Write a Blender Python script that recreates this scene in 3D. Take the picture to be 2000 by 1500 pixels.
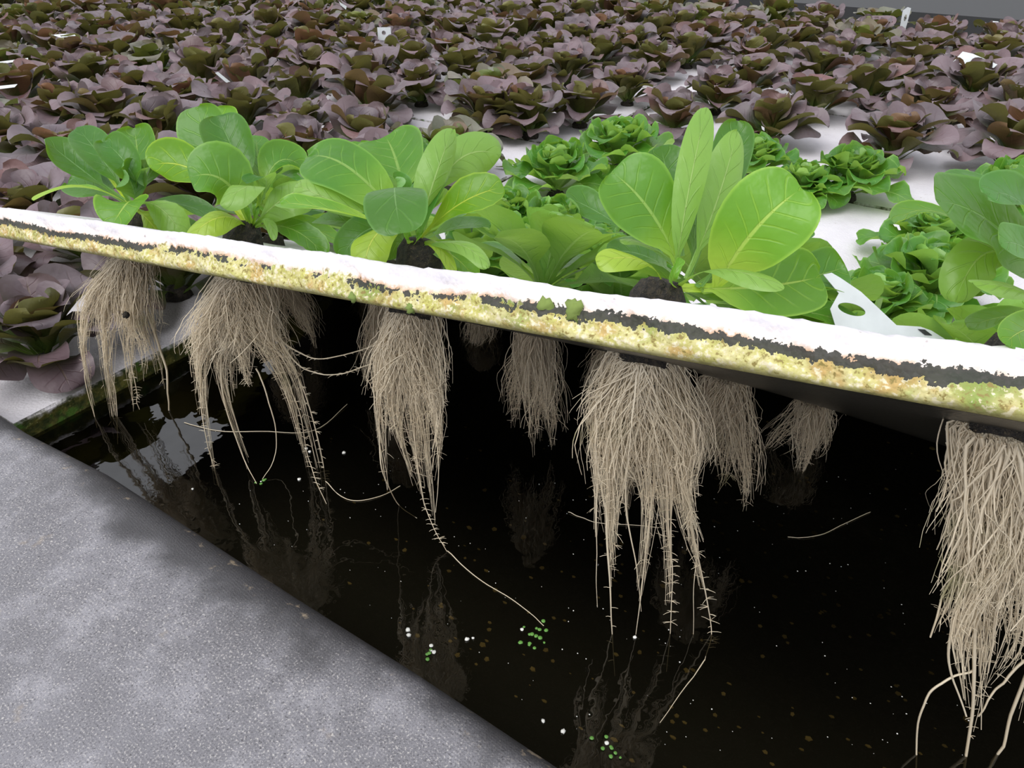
import bpy, math, random
import numpy as np
from mathutils import Vector, Matrix
random.seed(7); rng = np.random.default_rng(7)
sc = bpy.context.scene
for o in list(bpy.data.objects): bpy.data.objects.remove(o)
COL = sc.collection
PI = math.pi

# ------------------------------------------------------------------ camera
# world: X runs along the pond wall, Y away from it, water surface at z = 0
FPX = 1480.0
PITCH = math.atan(1000/1480)
YAW = math.radians(33.4)
CAM = np.array([0, 0, .65])
fw = np.array([-math.sin(YAW), math.cos(YAW), 0]); rt = np.array([math.cos(YAW), math.sin(YAW), 0]); zz = np.array([0, 0, 1.])
CF = fw*math.cos(PITCH) - zz*math.sin(PITCH); CU = fw*math.sin(PITCH) + zz*math.cos(PITCH)
cam = bpy.data.cameras.new('camera'); cam.sensor_width = 36; cam.lens = FPX/2000*36; cam.clip_start = .02; cam.clip_end = 100
co = bpy.data.objects.new('camera', cam); COL.objects.link(co)
co.matrix_world = Matrix(((rt[0], CU[0], -CF[0], CAM[0]), (rt[1], CU[1], -CF[1], CAM[1]), (rt[2], CU[2], -CF[2], CAM[2]), (0, 0, 0, 1)))
sc.camera = co

# ------------------------------------------------------------------ light
w = bpy.data.worlds.new('greenhouse_sky'); sc.world = w; w.use_nodes = True
bg = w.node_tree.nodes['Background']; bg.inputs['Color'].default_value = (.93, .95, 1.0, 1); bg.inputs['Strength'].default_value = 1.05
sun = bpy.data.lights.new('hazy_sun', 'SUN'); sun.energy = 2.2; sun.angle = math.radians(45); sun.color = (1, .98, .94)
so = bpy.data.objects.new('hazy_sun', sun); COL.objects.link(so)
sd = -(-fw*.55 - rt*.45 + zz*1.0)
so.rotation_euler = Vector(sd).to_track_quat('-Z', 'Y').to_euler()
vs = sc.view_settings; vs.view_transform = 'Standard'; vs.look = 'None'; vs.gamma = 1; vs.use_curve_mapping = False; vs.exposure = 0.3

# ------------------------------------------------------------------ pixel helpers (place things where the photo shows them)
def ray(x, y): return CF + rt*(x-1000)/FPX - CU*(y-750)/FPX
def P(x, y, Z): return CAM + Z*ray(x, y)
def onz(x, y, z):
    d = ray(x, y); return CAM + d*(z-CAM[2])/d[2]
def proj(p):
    q = np.asarray(p)-CAM; Z = q@CF
    return 1000+FPX*(q@rt)/Z, 750-FPX*(q@CU)/Z, Z
def onfw(x, y, p):                      # on the upright plane through p that faces the camera
    d = ray(x, y); return CAM + d*((np.asarray(p)-CAM)@fw)/(d@fw)
def nrm(v): v = np.asarray(v, float); return v/max(1e-9, np.linalg.norm(v))

# ------------------------------------------------------------------ materials
class NT:
    def __init__(s, name):
        s.m = bpy.data.materials.new(name); s.m.use_nodes = True; s.t = s.m.node_tree; s.t.nodes.clear()
        s.out = s.t.nodes.new('ShaderNodeOutputMaterial')
    def n(s, kind, **kw):
        nd = s.t.nodes.new('ShaderNode'+kind); ins = kw.pop('i', {})
        for k, v in kw.items(): setattr(nd, k, v)
        for k, v in ins.items(): s.set(nd.inputs[k], v)
        return nd
    def set(s, sock, v):
        if hasattr(v, 'is_output') or hasattr(v, 'links'): s.t.links.new(v, sock)
        elif isinstance(v, bpy.types.Node): s.t.links.new(v.outputs[0], sock)
        else:
            if isinstance(v, tuple) and len(v) == 3 and sock.type == 'RGBA': v = (*v, 1)
            sock.default_value = v
    def math(s, op, a, b=0.0, c=None):
        nd = s.n('Math', operation=op); s.set(nd.inputs[0], a); s.set(nd.inputs[1], b)
        if c is not None: s.set(nd.inputs[2], c)
        return nd.outputs[0]
    def mix(s, f, a, b, blend='MIX'):
        nd = s.n('Mix', data_type='RGBA', blend_type=blend); s.set(nd.inputs[0], f); s.set(nd.inputs[6], a); s.set(nd.inputs[7], b)
        return nd.outputs[2]
    def ramp(s, f, lo, hi):
        nd = s.n('MapRange', interpolation_type='SMOOTHSTEP'); s.set(nd.inputs[0], f); s.set(nd.inputs[1], lo); s.set(nd.inputs[2], hi)
        return nd.outputs[0]
    def noise(s, vec, scale, detail=3.0, rough=.55):
        nd = s.n('TexNoise', i={'Scale': scale, 'Detail': detail, 'Roughness': rough})
        if vec is not None: s.set(nd.inputs['Vector'], vec)
        return nd.outputs[0]
    def vor(s, vec, scale, feature='F1'):
        nd = s.n('TexVoronoi', feature=feature, i={'Scale': scale}); s.set(nd.inputs['Vector'], vec); return nd
    def bump(s, h, strength, dist=.001):
        return s.n('Bump', i={'Strength': strength, 'Distance': dist, 'Height': h}).outputs[0]
    def bsdf(s, **i): return s.n('BsdfPrincipled', i=i)
    def done(s, sh): s.set(s.out.inputs[0], sh); return s.m
    def coord(s, k='Object'): return s.n('TexCoord').outputs[k]

def leaf_mat(name, kind):
    t = NT(name); uv = t.n('SeparateXYZ', i={0: t.coord('UV')})
    au = t.math('ABSOLUTE', t.math('MULTIPLY_ADD', uv.outputs[0], 2.0, -1.0)); v = uv.outputs[1]
    oi = t.n('ObjectInfo'); ocol = oi.outputs['Color']; rnd = oi.outputs['Random']
    gen = t.coord('Object')
    nz = t.noise(gen, 26.0, 3.0); nf = t.noise(gen, 120.0, 2.0)
    midw = t.math('MULTIPLY_ADD', v, -.07, .085)
    rib = t.math('SUBTRACT', 1.0, t.ramp(t.math('DIVIDE', au, midw), .55, 1.2))
    rib = t.math('MULTIPLY', rib, t.math('SUBTRACT', 1.0, t.ramp(v, .8, .97)))
    ph = t.math('FRACT', t.math('ADD', t.math('MULTIPLY_ADD', t.math('POWER', au, .8), -1.5, t.math('MULTIPLY', v, 7.5)), t.math('MULTIPLY', nz, .5)))
    sv = t.math('SUBTRACT', 1.0, t.ramp(t.math('ABSOLUTE', t.math('SUBTRACT', ph, .5)), .03, .1))
    sv = t.math('MULTIPLY', sv, t.math('SUBTRACT', 1.0, t.ramp(au, .45, .85)))
    back = t.n('NewGeometry').outputs['Backfacing']
    nl = t.ramp(t.noise(gen, 11.0, 2.0), .35, .65); rim = t.ramp(au, .90, .99)
    if kind == 'green':
        base = t.mix(nz, (.045, .16, .016), (.105, .295, .028))
        base = t.mix(t.math('MULTIPLY', nl, .45), base, (.030, .115, .018))
        base = t.mix(t.math('MULTIPLY', rim, .5), base, (.22, .42, .08))
        base = t.mix(t.ramp(v, .5, .05), base, (.25, .42, .06))
        base = t.mix(t.math('MULTIPLY', sv, .28), base, (.2, .4, .05))
        base = t.mix(t.math('MULTIPLY', rib, .6), base, (.30, .46, .13))
        und = t.mix(nz, (.17, .34, .06), (.24, .42, .085)); und = t.mix(t.math('MULTIPLY', rib, .6), und, (.42, .58, .2))
        colr = t.mix(back, base, und); colr = t.mix(1.0, colr, ocol, 'MULTIPLY')
        rough, tr, spec = .36, .42, .5
    else:
        pur = t.mix(nz, (.11, .072, .088), (.215, .165, .185))
        pur = t.mix(t.math('MULTIPLY', t.ramp(rnd, .8, .97), .6), pur, (.15, .062, .05))
        base = t.mix(t.ramp(v, .15, .7), (.085, .15, .022), pur)
        base = t.mix(t.math('MULTIPLY', rib, .45), base, (.17, .12, .07))
        base = t.mix(t.math('MULTIPLY', sv, .2), base, (.1, .035, .04))
        und = t.mix(nz, (.10, .105, .025), (.15, .135, .04)); und = t.mix(t.math('MULTIPLY', t.ramp(rnd, .6, .95), .8), und, (.18, .075, .05))
        und = t.mix(t.math('MULTIPLY', t.ramp(v, .4, .1), .7), und, (.1, .17, .03))
        colr = t.mix(back, base, und); colr = t.mix(1.0, colr, ocol, 'MULTIPLY')
        rough, tr, spec = .46, .25, .5
    h = t.math('ADD', t.math('MULTIPLY', nz, .8), t.math('MULTIPLY', t.math('ADD', sv, rib), -.09))
    h = t.math('ADD', h, t.math('MULTIPLY', nf, .12))
    bp = t.bump(h, .85, .005)
    pb = t.bsdf(**{'Base Color': colr, 'Roughness': rough, 'Specular IOR Level': spec, 'Normal': bp})
    trc = t.mix(.5, colr, (.40, .62, .03) if kind == 'green' else (.12, .11, .012))
    tb = t.n('BsdfTranslucent', i={'Color': trc, 'Normal': bp})
    return t.done(t.n('MixShader', i={0: tr, 1: pb.outputs[0], 2: tb.outputs[0]}).outputs[0])
M = {}
M['green'] = leaf_mat('green_leaf', 'green'); M['red'] = leaf_mat('red_leaf', 'red')

def m_soil():
    t = NT('wet_peat'); c = t.coord(); n1 = t.noise(c, 260, 4, .7); n2 = t.noise(c, 900, 2)
    col = t.mix(t.ramp(n1, .4, .7), (.012, .010, .008), (.06, .045, .028)); col = t.mix(t.ramp(n2, .68, .75), col, (.25, .19, .11))
    return t.done(t.bsdf(**{'Base Color': col, 'Roughness': .8, 'Normal': t.bump(t.math('ADD', n1, n2), 1.0, .003)}).outputs[0])
M['soil'] = m_soil()
def m_root():
    t = NT('pale_root'); c = t.coord(); n = t.noise(c, 14, 3); oi = t.n('ObjectInfo').outputs['Color']
    col = t.mix(n, (.78, .66, .47), (.95, .87, .71)); col = t.mix(t.ramp(t.noise(c, 9, 2), .66, .8), col, (.36, .36, .13))
    col = t.mix(1.0, col, oi, 'MULTIPLY')
    pb = t.bsdf(**{'Base Color': col, 'Roughness': .38, 'Specular IOR Level': .5})
    tb = t.n('BsdfTranslucent', i={'Color': col})
    return t.done(t.n('MixShader', i={0: .35, 1: pb.outputs[0], 2: tb.outputs[0]}).outputs[0])
M['root'] = m_root()
def m_raft(lifted):
    t = NT('foam_raft_lifted' if lifted else 'foam_raft'); c = t.coord(); uv = t.n('SeparateXYZ', i={0: t.coord('UV')}); s, v = uv.outputs[0], uv.outputs[1]
    bead = t.vor(c, 260); bd = bead.outputs['Distance']
    n1 = t.noise(c, 9, 5, .6); n2 = t.noise(c, 60, 4, .65); n3 = t.noise(c, 240, 3, .6)
    white = t.mix(t.ramp(n1, .35, .7), (.58, .56, .60), (.51, .487, .53))
    white = t.mix(t.math('MULTIPLY', t.ramp(n2, .62, .78), .25), white, (.52, .42, .38))
    # speckles of dirt on the top
    white = t.mix(t.math('MULTIPLY', t.ramp(t.noise(c, 120, 2), .72, .78), .6), white, (.22, .16, .12))
    if lifted:
        wob = t.math('MULTIPLY_ADD', n2, .34, t.math('MULTIPLY_ADD', n1, .42, t.math('MULTIPLY_ADD', n3, .22, -.49)))
        vv = t.math('ADD', v, wob)
        face = t.mix(t.ramp(vv, .9, .55), white, t.mix(n3, (.74, .64, .60), (.70, .66, .66)))
        algae = t.mix(t.ramp(n2, .35, .62), (.46, .45, .12), (.60, .56, .28))
        algae = t.mix(t.ramp(t.noise(c, 33, 4), .50, .64), algae, (.50, .33, .12))
        algae = t.mix(t.ramp(t.noise(c, 17, 4), .56, .68), algae, (.20, .29, .06))
        algae = t.mix(t.ramp(n3, .52, .62), algae, (.72, .66, .48)); algae = t.mix(t.ramp(n3, .44, .34), algae, (.20, .15, .04))
        algae = t.mix(t.math('MULTIPLY', t.ramp(bd, .0, .5), .35), algae, (.22, .18, .06))
        face = t.mix(t.ramp(vv, .60, .46), face, algae)
        rust = t.math('MULTIPLY', t.math('MULTIPLY', t.ramp(vv, .48, .55), t.ramp(vv, .68, .58)), t.ramp(n2, .42, .6))
        face = t.mix(t.math('MULTIPLY', rust, .8), face, (.38, .2, .07))
        # black streak: broken in the middle of the left half, thick on the right
        gate = t.math('ADD', t.ramp(s, .70, .80), t.math('SUBTRACT', 1.0, t.ramp(s, .26, .34)))
        gate = t.math('ADD', gate, t.math('MULTIPLY', t.ramp(n2, .46, .58), .85))
        band = t.math('MULTIPLY', t.ramp(vv, .36, .42), t.ramp(vv, .60, .53))
        blk = t.ramp(t.math('MULTIPLY', band, gate), .42, .62)
        face = t.mix(t.math('MULTIPLY', blk, .96), face, (.022, .024, .022))
        face = t.mix(t.ramp(v, .12, .0), face, (.10, .09, .03))
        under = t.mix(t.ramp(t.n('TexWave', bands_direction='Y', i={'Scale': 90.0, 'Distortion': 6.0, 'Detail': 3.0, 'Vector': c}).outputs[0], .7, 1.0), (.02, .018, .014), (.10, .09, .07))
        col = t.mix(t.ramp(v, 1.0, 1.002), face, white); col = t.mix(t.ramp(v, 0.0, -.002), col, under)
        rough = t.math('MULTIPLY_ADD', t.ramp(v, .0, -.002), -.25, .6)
    else:
        wob = t.math('ADD', v, t.math('MULTIPLY_ADD', n2, 1.0, -.5))
        moss = t.mix(t.ramp(n2, .35, .65), (.028, .04, .008), (.13, .12, .025)); moss = t.mix(t.ramp(t.noise(c, 40, 3), .55, .68), moss, (.06, .13, .015))
        moss = t.mix(t.ramp(n3, .66, .74), moss, (.4, .38, .2))
        col = t.mix(t.ramp(wob, 1.15, .8), white, moss); col = t.mix(t.ramp(v, .999, 1.0), col, white)
        rough = .6
    h = t.math('ADD', t.math('MULTIPLY', bd, -.5), t.math('MULTIPLY', n2, .8))
    return t.done(t.bsdf(**{'Base Color': col, 'Roughness': rough, 'Specular IOR Level': .3, 'Normal': t.bump(h, .5, .0025)}).outputs[0])
M['raft'] = m_raft(False); M['raft_lifted'] = m_raft(True)
def m_liner():
    t = NT('grey_woven_liner'); c = t.coord()
    mp = t.n('Mapping', i={'Vector': c, 'Rotation': (0, 0, math.radians(8))}).outputs[0]
    wx = t.n('TexWave', bands_direction='X', i={'Scale': 120.0, 'Distortion': 1.2, 'Vector': mp}).outputs[0]
    wy = t.n('TexWave', bands_direction='Y', i={'Scale': 120.0, 'Distortion': 1.2, 'Vector': mp}).outputs[0]
    weave = t.math('MAXIMUM', wx, wy)
    n1 = t.noise(c, 5.5, 5, .6); n2 = t.noise(c, 22, 6, .75); n3 = t.noise(c, 560, 3, .7)
    col = t.mix(t.ramp(n1, .25, .78), (.115, .112, .124), (.19, .187, .21))
    col = t.mix(t.math('MULTIPLY', t.ramp(n2, .46, .68), .6), col, (.29, .285, .315))
    col = t.mix(t.math('MULTIPLY', weave, .09), col, (.36, .355, .38))
    col = t.mix(t.ramp(n3, .56, .66), col, (.42, .40, .39)); col = t.mix(t.ramp(n3, .44, .32), col, (.06, .057, .062))
    brown = t.ramp(t.noise(c, 18, 4, .7), .66, .78); col = t.mix(t.math('MULTIPLY', brown, .35), col, (.33, .26, .17))
    # liner colour gets darker towards the lip of the wall, with a ragged border
    yy = t.n('SeparateXYZ', i={0: c}).outputs[1]
    lip = t.ramp(t.math('ADD', yy, t.math('MULTIPLY_ADD', t.noise(c, 7, 4, .6), .16, -.08)), .228, .275)
    col = t.mix(t.math('MULTIPLY', lip, .85), col, (.03, .029, .031))
    scr = t.math('MULTIPLY', t.ramp(t.noise(c, 42, 4, .7), .60, .70), t.ramp(yy, .250, .272))
    col = t.mix(t.math('MULTIPLY', scr, .6), col, (.45, .36, .25))
    h = t.math('ADD', t.math('MULTIPLY', weave, .25), t.math('ADD', t.math('MULTIPLY', n3, 1.1), n2))
    return t.done(t.bsdf(**{'Base Color': col, 'Roughness': .55, 'Specular IOR Level': .35, 'Normal': t.bump(h, .5, .0012)}).outputs[0])
M['liner'] = m_liner()
def m_water():
    t = NT('dark_pond_water'); c = t.coord()
    n1 = t.noise(c, 11, 2, .4); n2 = t.noise(c, 40, 2, .5)
    bp = t.bump(t.math('ADD', n1, t.math('MULTIPLY', n2, .2)), .20, .012)
    fr = t.n('Fresnel', i={'IOR': 1.6, 'Normal': bp}).outputs[0]
    gl = t.n('BsdfGlossy', i={'Color': (1, 1, 1), 'Roughness': .015, 'Normal': bp}); tr = t.n('BsdfTransparent', i={'Color': (.46, .44, .36)})
    return t.done(t.n('MixShader', i={0: fr, 1: tr.outputs[0], 2: gl.outputs[0]}).outputs[0])
M['water'] = m_water()
def plain(name, col, rough=.5, **kw):
    t = NT(name); c = t.coord(); n = t.noise(c, 40, 3)
    cc = t.mix(n, tuple(x*.8 for x in col), tuple(min(1, x*1.15) for x in col))
    return t.done(t.bsdf(**{'Base Color': cc, 'Roughness': rough, **kw}).outputs[0])
M['pond_floor'] = plain('pond_floor', (.045, .043, .034), .8)
M['far_ground'] = plain('dark_grey_ground', (.024, .025, .027), .8)
M['plastic'] = plain('white_plastic', (.52, .55, .57), .35)
M['black'] = plain('black_print', (.02, .02, .025), .4)
M['perlite'] = plain('white_perlite', (.78, .78, .74), .6)
M['debris'] = plain('brown_debris', (.42, .31, .12), .7)
M['duckweed'] = plain('green_duckweed', (.12, .30, .06), .4)
M['moss'] = plain('green_moss', (.16, .22, .05), .9)
def m_drop():
    t = NT('clear_water_drop'); return t.done(t.bsdf(**{'Base Color': (.95, .97, 1), 'Roughness': .02, 'Transmission Weight': 1.0, 'IOR': 1.33}).outputs[0])
M['drop'] = m_drop()

# ------------------------------------------------------------------ object helpers
def mesh(name, vs, fs, mat, uv=None, smooth=True):
    me = bpy.data.meshes.new(name); me.from_pydata([tuple(map(float, p)) for p in vs], [], fs)
    if mat: me.materials.append(mat)
    if smooth: me.polygons.foreach_set('use_smooth', [True]*len(me.polygons))
    if uv is not None:
        l = me.uv_layers.new(name='UVMap'); idx = np.zeros(len(me.loops), int); me.loops.foreach_get('vertex_index', idx)
        l.data.foreach_set('uv', np.asarray(uv, float)[idx].ravel())
    me.update(); return me
def link(name, data, parent=None, mtx=None, color=None, world=False):
    o = bpy.data.objects.new(name, data); COL.objects.link(o)
    if parent:
        o.parent = parent
        if world: o.matrix_parent_inverse = parent.matrix_basis.inverted()     # mesh is in world coordinates
    if mtx is not None: o.matrix_basis = mtx
    if color: o.color = (*color, 1)
    return o
def tag(o, label, cat, group=None, kind=None):
    if label: o['label'] = label
    if cat: o['category'] = cat
    if group: o['group'] = group
    if kind: o['kind'] = kind
    return o
def mat4(x, y, z, o):
    return Matrix(((x[0], y[0], z[0], o[0]), (x[1], y[1], z[1], o[1]), (x[2], y[2], z[2], o[2]), (0, 0, 0, 1)))
def box(name, x0, x1, y0, y1, z0, z1, mat):
    v = [(x, y, z) for x in (x0, x1) for y in (y0, y1) for z in (z0, z1)]
    f = [(0, 1, 3, 2), (4, 6, 7, 5), (0, 4, 5, 1), (2, 3, 7, 6), (0, 2, 6, 4), (1, 5, 7, 3)]
    return mesh(name, v, f, mat, smooth=False)

# ------------------------------------------------------------------ the setting: pond walls, pond floor, water
YW = .293; ZW = .10
def wall_mesh():
    prof = [(-1.2, ZW), (-.6, ZW), (-.2, ZW), (0.0, ZW), (.12, ZW), (.2, ZW-.0005)]
    for a in np.linspace(90, -10, 12): prof.append((YW-.035+.035*math.cos(math.radians(a)), ZW-.035+.035*math.sin(math.radians(a))))
    prof += [(YW-.006, 0), (YW-.006, -.32), (-1.2, -.32)]
    xs = np.linspace(-7, 2, 60); vs = []; fs = []
    for x in xs:
        wv = .004*math.sin(x*7.1)+.003*math.sin(x*17+1)
        for k, (y, z) in enumerate(prof): vs.append((x, y + (wv if k > 4 else 0), z))
    n = len(prof)
    for i in range(len(xs)-1):
        for k in range(n-1): fs.append((i*n+k, (i+1)*n+k, (i+1)*n+k+1, i*n+k+1))
    return mesh('wall_front', vs, fs, M['liner'])
tag(link('wall_front', wall_mesh()), 'wide grey pond wall wrapped in worn woven liner, bottom left', 'pond wall', kind='structure')
YFAR = onz(2000, 40, .10)[1]
tag(link('wall_back', box('wall_back', -20, 12, YFAR, YFAR+22, -.32, .10, M['far_ground'])), 'dark grey edge beyond the last lettuces, top right', 'pond wall', kind='structure')
tag(link('floor', box('floor', -9, 3, YW-.02, YFAR, -.34, -.30, M['pond_floor'])), 'dark pond bottom under the water', 'pond floor', kind='structure')
wm = mesh('water', [(-9, YW-.007, 0), (3, YW-.007, 0), (3, YFAR, 0), (-9, YFAR, 0)], [(0, 1, 2, 3)], M['water'], smooth=False)
tag(link('water', wm), 'dark still pond water under the lifted raft', 'water', kind='stuff')

# ------------------------------------------------------------------ foam rafts
PITCHG = .24; RL, RWD = 1.44, .74; XL = onz(75, 812, .03)[0]
def raft_mesh(x0, x1, y0, y1, zt=.03, th=.035, seed=0):
    r = random.Random(seed); nx, ny = 24, 12; vs, fs, uv = [], [], []
    def peri():
        for i in range(nx): yield x0+(x1-x0)*i/nx, y0
        for i in range(ny): yield x1, y0+(y1-y0)*i/ny
        for i in range(nx): yield x1-(x1-x0)*i/nx, y1
        for i in range(ny): yield x0, y1-(y1-y0)*i/ny
    pts = list(peri()); n = len(pts); cx, cy = (x0+x1)/2, (y0+y1)/2
    j = [r.uniform(-.0025, .0025) for _ in pts]
    for ins, z, v in ((0, zt-th, 0), (0, zt-th*.5, .5), (0, zt-.004, .93), (.004, zt, 1.0)):
        for k, (x, y) in enumerate(pts):
            a = ins + j[k]*(1 if v > 0 else 0) - (.0015*math.sin(k*2.3) if v == .5 else 0)
            vs.append((x-math.copysign(a, x-cx), y-math.copysign(a, y-cy), z)); uv.append((k/n, v))
    for l in range(3):
        for k in range(n): fs.append((l*n+k, l*n+(k+1) % n, (l+1)*n+(k+1) % n, (l+1)*n+k))
    fs.append(tuple(range(3*n, 4*n))); fs.append(tuple(reversed(range(n))))
    return mesh('foam_raft', vs, fs, M['raft'], uv, smooth=False)
rafts = []
Y0 = YW+.018
for row in range(0, 12):
    ya = Y0 + row*(RWD+.008)
    for k in range(-5, 3):
        xa = XL + k*(RL+.008)
        if row == 0 and k >= 0: continue
        if ya+RWD > YFAR+.02: continue
        vis = False
        for x in np.linspace(xa, xa+RL, 9):
            for y in np.linspace(ya, ya+RWD, 6):
                q = proj((x, y, .03))
                if q[2] > .2 and -60 < q[0] < 2060 and -30 < q[1] < 1500: vis = True
        if not vis: continue
        o = link('foam_raft', raft_mesh(xa, xa+RL, ya, ya+RWD, seed=row*9+k))
        if row == 0 and k == -1: lb = 'white foam raft with mossy side floating left of the open water'
        elif row == 1 and k == 0: lb = 'white floating foam raft just behind the lifted raft, with green lettuces'
        elif row == 1 and k == -1: lb = 'white floating foam raft with red lettuces, behind the leftmost lifted lettuce'
        elif row == 2 and k == 0: lb = 'white floating foam raft with bare patches among red lettuces, right of centre'
        elif row == 0: lb = 'white floating foam raft at the left picture edge beside the pond wall'
        else: lb = 'white foam raft under red lettuces, %s raft row from the pond wall, %s' % (['first', 'second', 'third', 'fourth', 'fifth', 'sixth', 'seventh', 'eighth', 'ninth'][row], {-5: 'far left corner', -4: 'outermost left', -3: 'far left', -2: 'left', -1: 'centre left', 0: 'centre right', 1: 'right', 2: 'far right'}[k])
        tag(o, lb, 'raft', 'white foam rafts afloat'); rafts.append((xa, ya, row, k))

# lifted raft: twisted slab, near edge held up
RLft = np.array([-1.00141, .39317, .31373]); RRgt = np.array([.03584, .41462, .45063])
EV = nrm(RRgt-RLft); ELEN = np.linalg.norm(RRgt-RLft)
HV = nrm(np.array([-EV[1], EV[0], 0])); UV_ = np.cross(EV, HV)
def rframe(s):
    a = math.radians(25+10*s/ELEN); wv = HV*math.cos(a)-UV_*math.sin(a); return wv, np.cross(EV, wv)
def R(s, t, n=0.0):
    wv, nn = rframe(s); return RLft+EV*s+wv*t+nn*n
TH = .036
def lifted():
    prof = [(.000+.0025, -TH, 0.0), (0, -TH+.004, .1)]
    for k in range(2, 9): prof.append((0, -TH+TH*k/9.6, k/9.6))
    prof += [(.0008, -.002, .95), (.003, -.0003, 1.0)] + [(t, 0, 1+t) for t in (.03, .1, .2, .34, .48, .6, .73)] + [(.74, -.004, 1.9), (.74, -TH, 1.9)]
    prof += [(t, -TH, -t) for t in (.739, .6, .45, .3, .15, .06, .004)]
    ss = np.linspace(-.035, 1.405, 260); vs, fs, uv = [], [], []; n = len(prof)
    for i, s in enumerate(ss):
        for k, (t, h, v) in enumerate(prof):
            dt = dh = 0
            if 0 < v <= 1.0:
                dt = .0012*math.sin(s*53+v*5)+.0009*math.sin(s*131+v*11)+rng.normal(0, .00055); dh = .0010*math.sin(s*37)+rng.normal(0, .0004)
                if v < .5: dt -= .0012*abs(math.sin(s*71+v*9))
            vs.append(R(s, t+dt, h+dh)); uv.append((s, v))
    for i in range(len(ss)-1):
        for k in range(n-1): fs.append((i*n+k, (i+1)*n+k, (i+1)*n+k+1, i*n+k+1))
    fs.append(tuple(range(n))); fs.append(tuple(reversed(range((len(ss)-1)*n, len(ss)*n))))
    fs = [tuple(reversed(f)) for f in fs]
    return mesh('foam_raft', vs, fs, M['raft_lifted'], uv)
LR = link('foam_raft', lifted())
tag(LR, 'lifted white foam raft tilted above the water, front edge stained with black and yellow algae', 'raft')
def blob(name, c, r, mat, seed=0, sub=(8, 6), jit=.25, sq=1.0):
    q = random.Random(seed); vs = [(c[0], c[1], c[2]-r*sq)]; fs = []; a, b = sub
    for j in range(1, b):
        th = PI*j/b
        for i in range(a):
            rr = r*(1+q.uniform(-jit, jit)); ph = 2*PI*i/a
            vs.append((c[0]+rr*math.sin(th)*math.cos(ph), c[1]+rr*math.sin(th)*math.sin(ph), c[2]-rr*sq*math.cos(th)))
    vs.append((c[0], c[1], c[2]+r*sq)); L = len(vs)-1
    for i in range(a): fs.append((0, 1+(i+1) % a, 1+i))
    for j in range(b-2):
        for i in range(a): fs.append((1+j*a+i, 1+j*a+(i+1) % a, 1+(j+1)*a+(i+1) % a, 1+(j+1)*a+i))
    for i in range(a): fs.append((L, 1+(b-2)*a+i, 1+(b-2)*a+(i+1) % a))
    return mesh(name, vs, fs, mat)
for k, (px, sz) in enumerate(((1075, .006), (1132, .007), (815, .004), (700, .004))):
    ssx = np.linspace(0, 1.3, 800); sx = ssx[np.argmin([abs(proj(R(s, 0))[0]-px) for s in ssx])]
    o = link('moss_tuft', blob('moss_tuft', R(sx, .001, -.016 if k < 2 else -.033), sz, M['moss'], k, (9, 7), .4), LR)

# ------------------------------------------------------------------ leaves
def width(v, pf, pw, a, c):
    if v <= pf: return pw
    b = (v-pf)/(1-pf); pk = a/(a+c); m = (pk**a)*((1-pk)**c)
    return max(pw*(1-b)**.5, (b**a)*((1-b)**c)/m)
def leaf_grid(spine, sides, norms, wd, pf=.25, pw=.14, a=.75, c=.42, cup=.2, ruf=.06, rf=3.0, ph=0.0, fold=0.0, nu=6, twist=0.0, tooth=0.0):
    nv = len(spine)-1; vs, fs, uv = [], [], []; VL = vlist(nv)
    for j in range(nv+1):
        v = VL[j]; wj = width(min(v, .9992), pf, pw, a, c)*wd/2
        sd, nn = sides[j], norms[j]
        for i in range(nu+1):
            u = -1+2*i/nu; au = abs(u); x = u*wj
            z = cup*wj*(u*u) + fold*wj*au + ruf*wd*(au**2)*math.sin(rf*2*PI*v+ph+(1.3 if u > 0 else 0))*min(1, v*1.5)
            if tooth and au > .99: x *= 1+tooth*((j % 2)*2-1)
            vs.append(spine[j]+sd*x*(1-.25*min(1, cup*au*au+fold*au))+nn*z); uv.append((i/nu, v))
    n = nu+1
    for j in range(nv):
        for i in range(nu): fs.append((j*n+i, j*n+i+1, (j+1)*n+i+1, (j+1)*n+i))
    return vs, fs, uv
def vlist(nv):   # denser towards the tip so that it rounds off well
    return [1-(1-j/nv)**1.7 for j in range(nv+1)]
def bent_leaf(name, mat, L, wd, f0, f1, nv=9, nu=6, be=1.0, **kw):
    """leaf growing from the origin outwards along +Y; pitch goes from f0 to f1 degrees"""
    p = np.zeros(3); sp, sd, no = [], [], []; VL = vlist(nv)+[1.0]
    for j in range(nv+1):
        v = VL[j]; f = math.radians(f0+(f1-f0)*v**be); d = np.array([0, math.cos(f), math.sin(f)])
        sp.append(p.copy()); sd.append(np.array([1., 0, 0])); no.append(np.array([0, -d[2], d[1]])); p = p+d*L*(VL[j+1]-v)
    vs, fs, uv = leaf_grid(sp, sd, no, wd, nu=nu, **kw)
    return mesh(name, vs, fs, mat, uv)
def path_leaf(name, mat, b, m, t, wd, hint, nv=16, nu=10, hint2=None, **kw):
    b, m, t = map(np.asarray, (b, m, t)); c = 2*m-.5*(b+t); sp, sd, no = [], [], []
    h2 = hint if hint2 is None else hint2; VL = vlist(nv)
    for j in range(nv+1):
        v = VL[j]; p = (1-v)**2*b+2*v*(1-v)*c+v*v*t; tg = nrm(2*(1-v)*(c-b)+2*v*(t-c)); h = nrm(hint*(1-v)+h2*v)
        s = nrm(np.cross(tg, h)); sp.append(p); sd.append(s); no.append(np.cross(s, tg))
    vs, fs, uv = leaf_grid(sp, sd, no, wd, nu=nu, **kw)
    return mesh(name, vs, fs, mat, uv)

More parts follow.
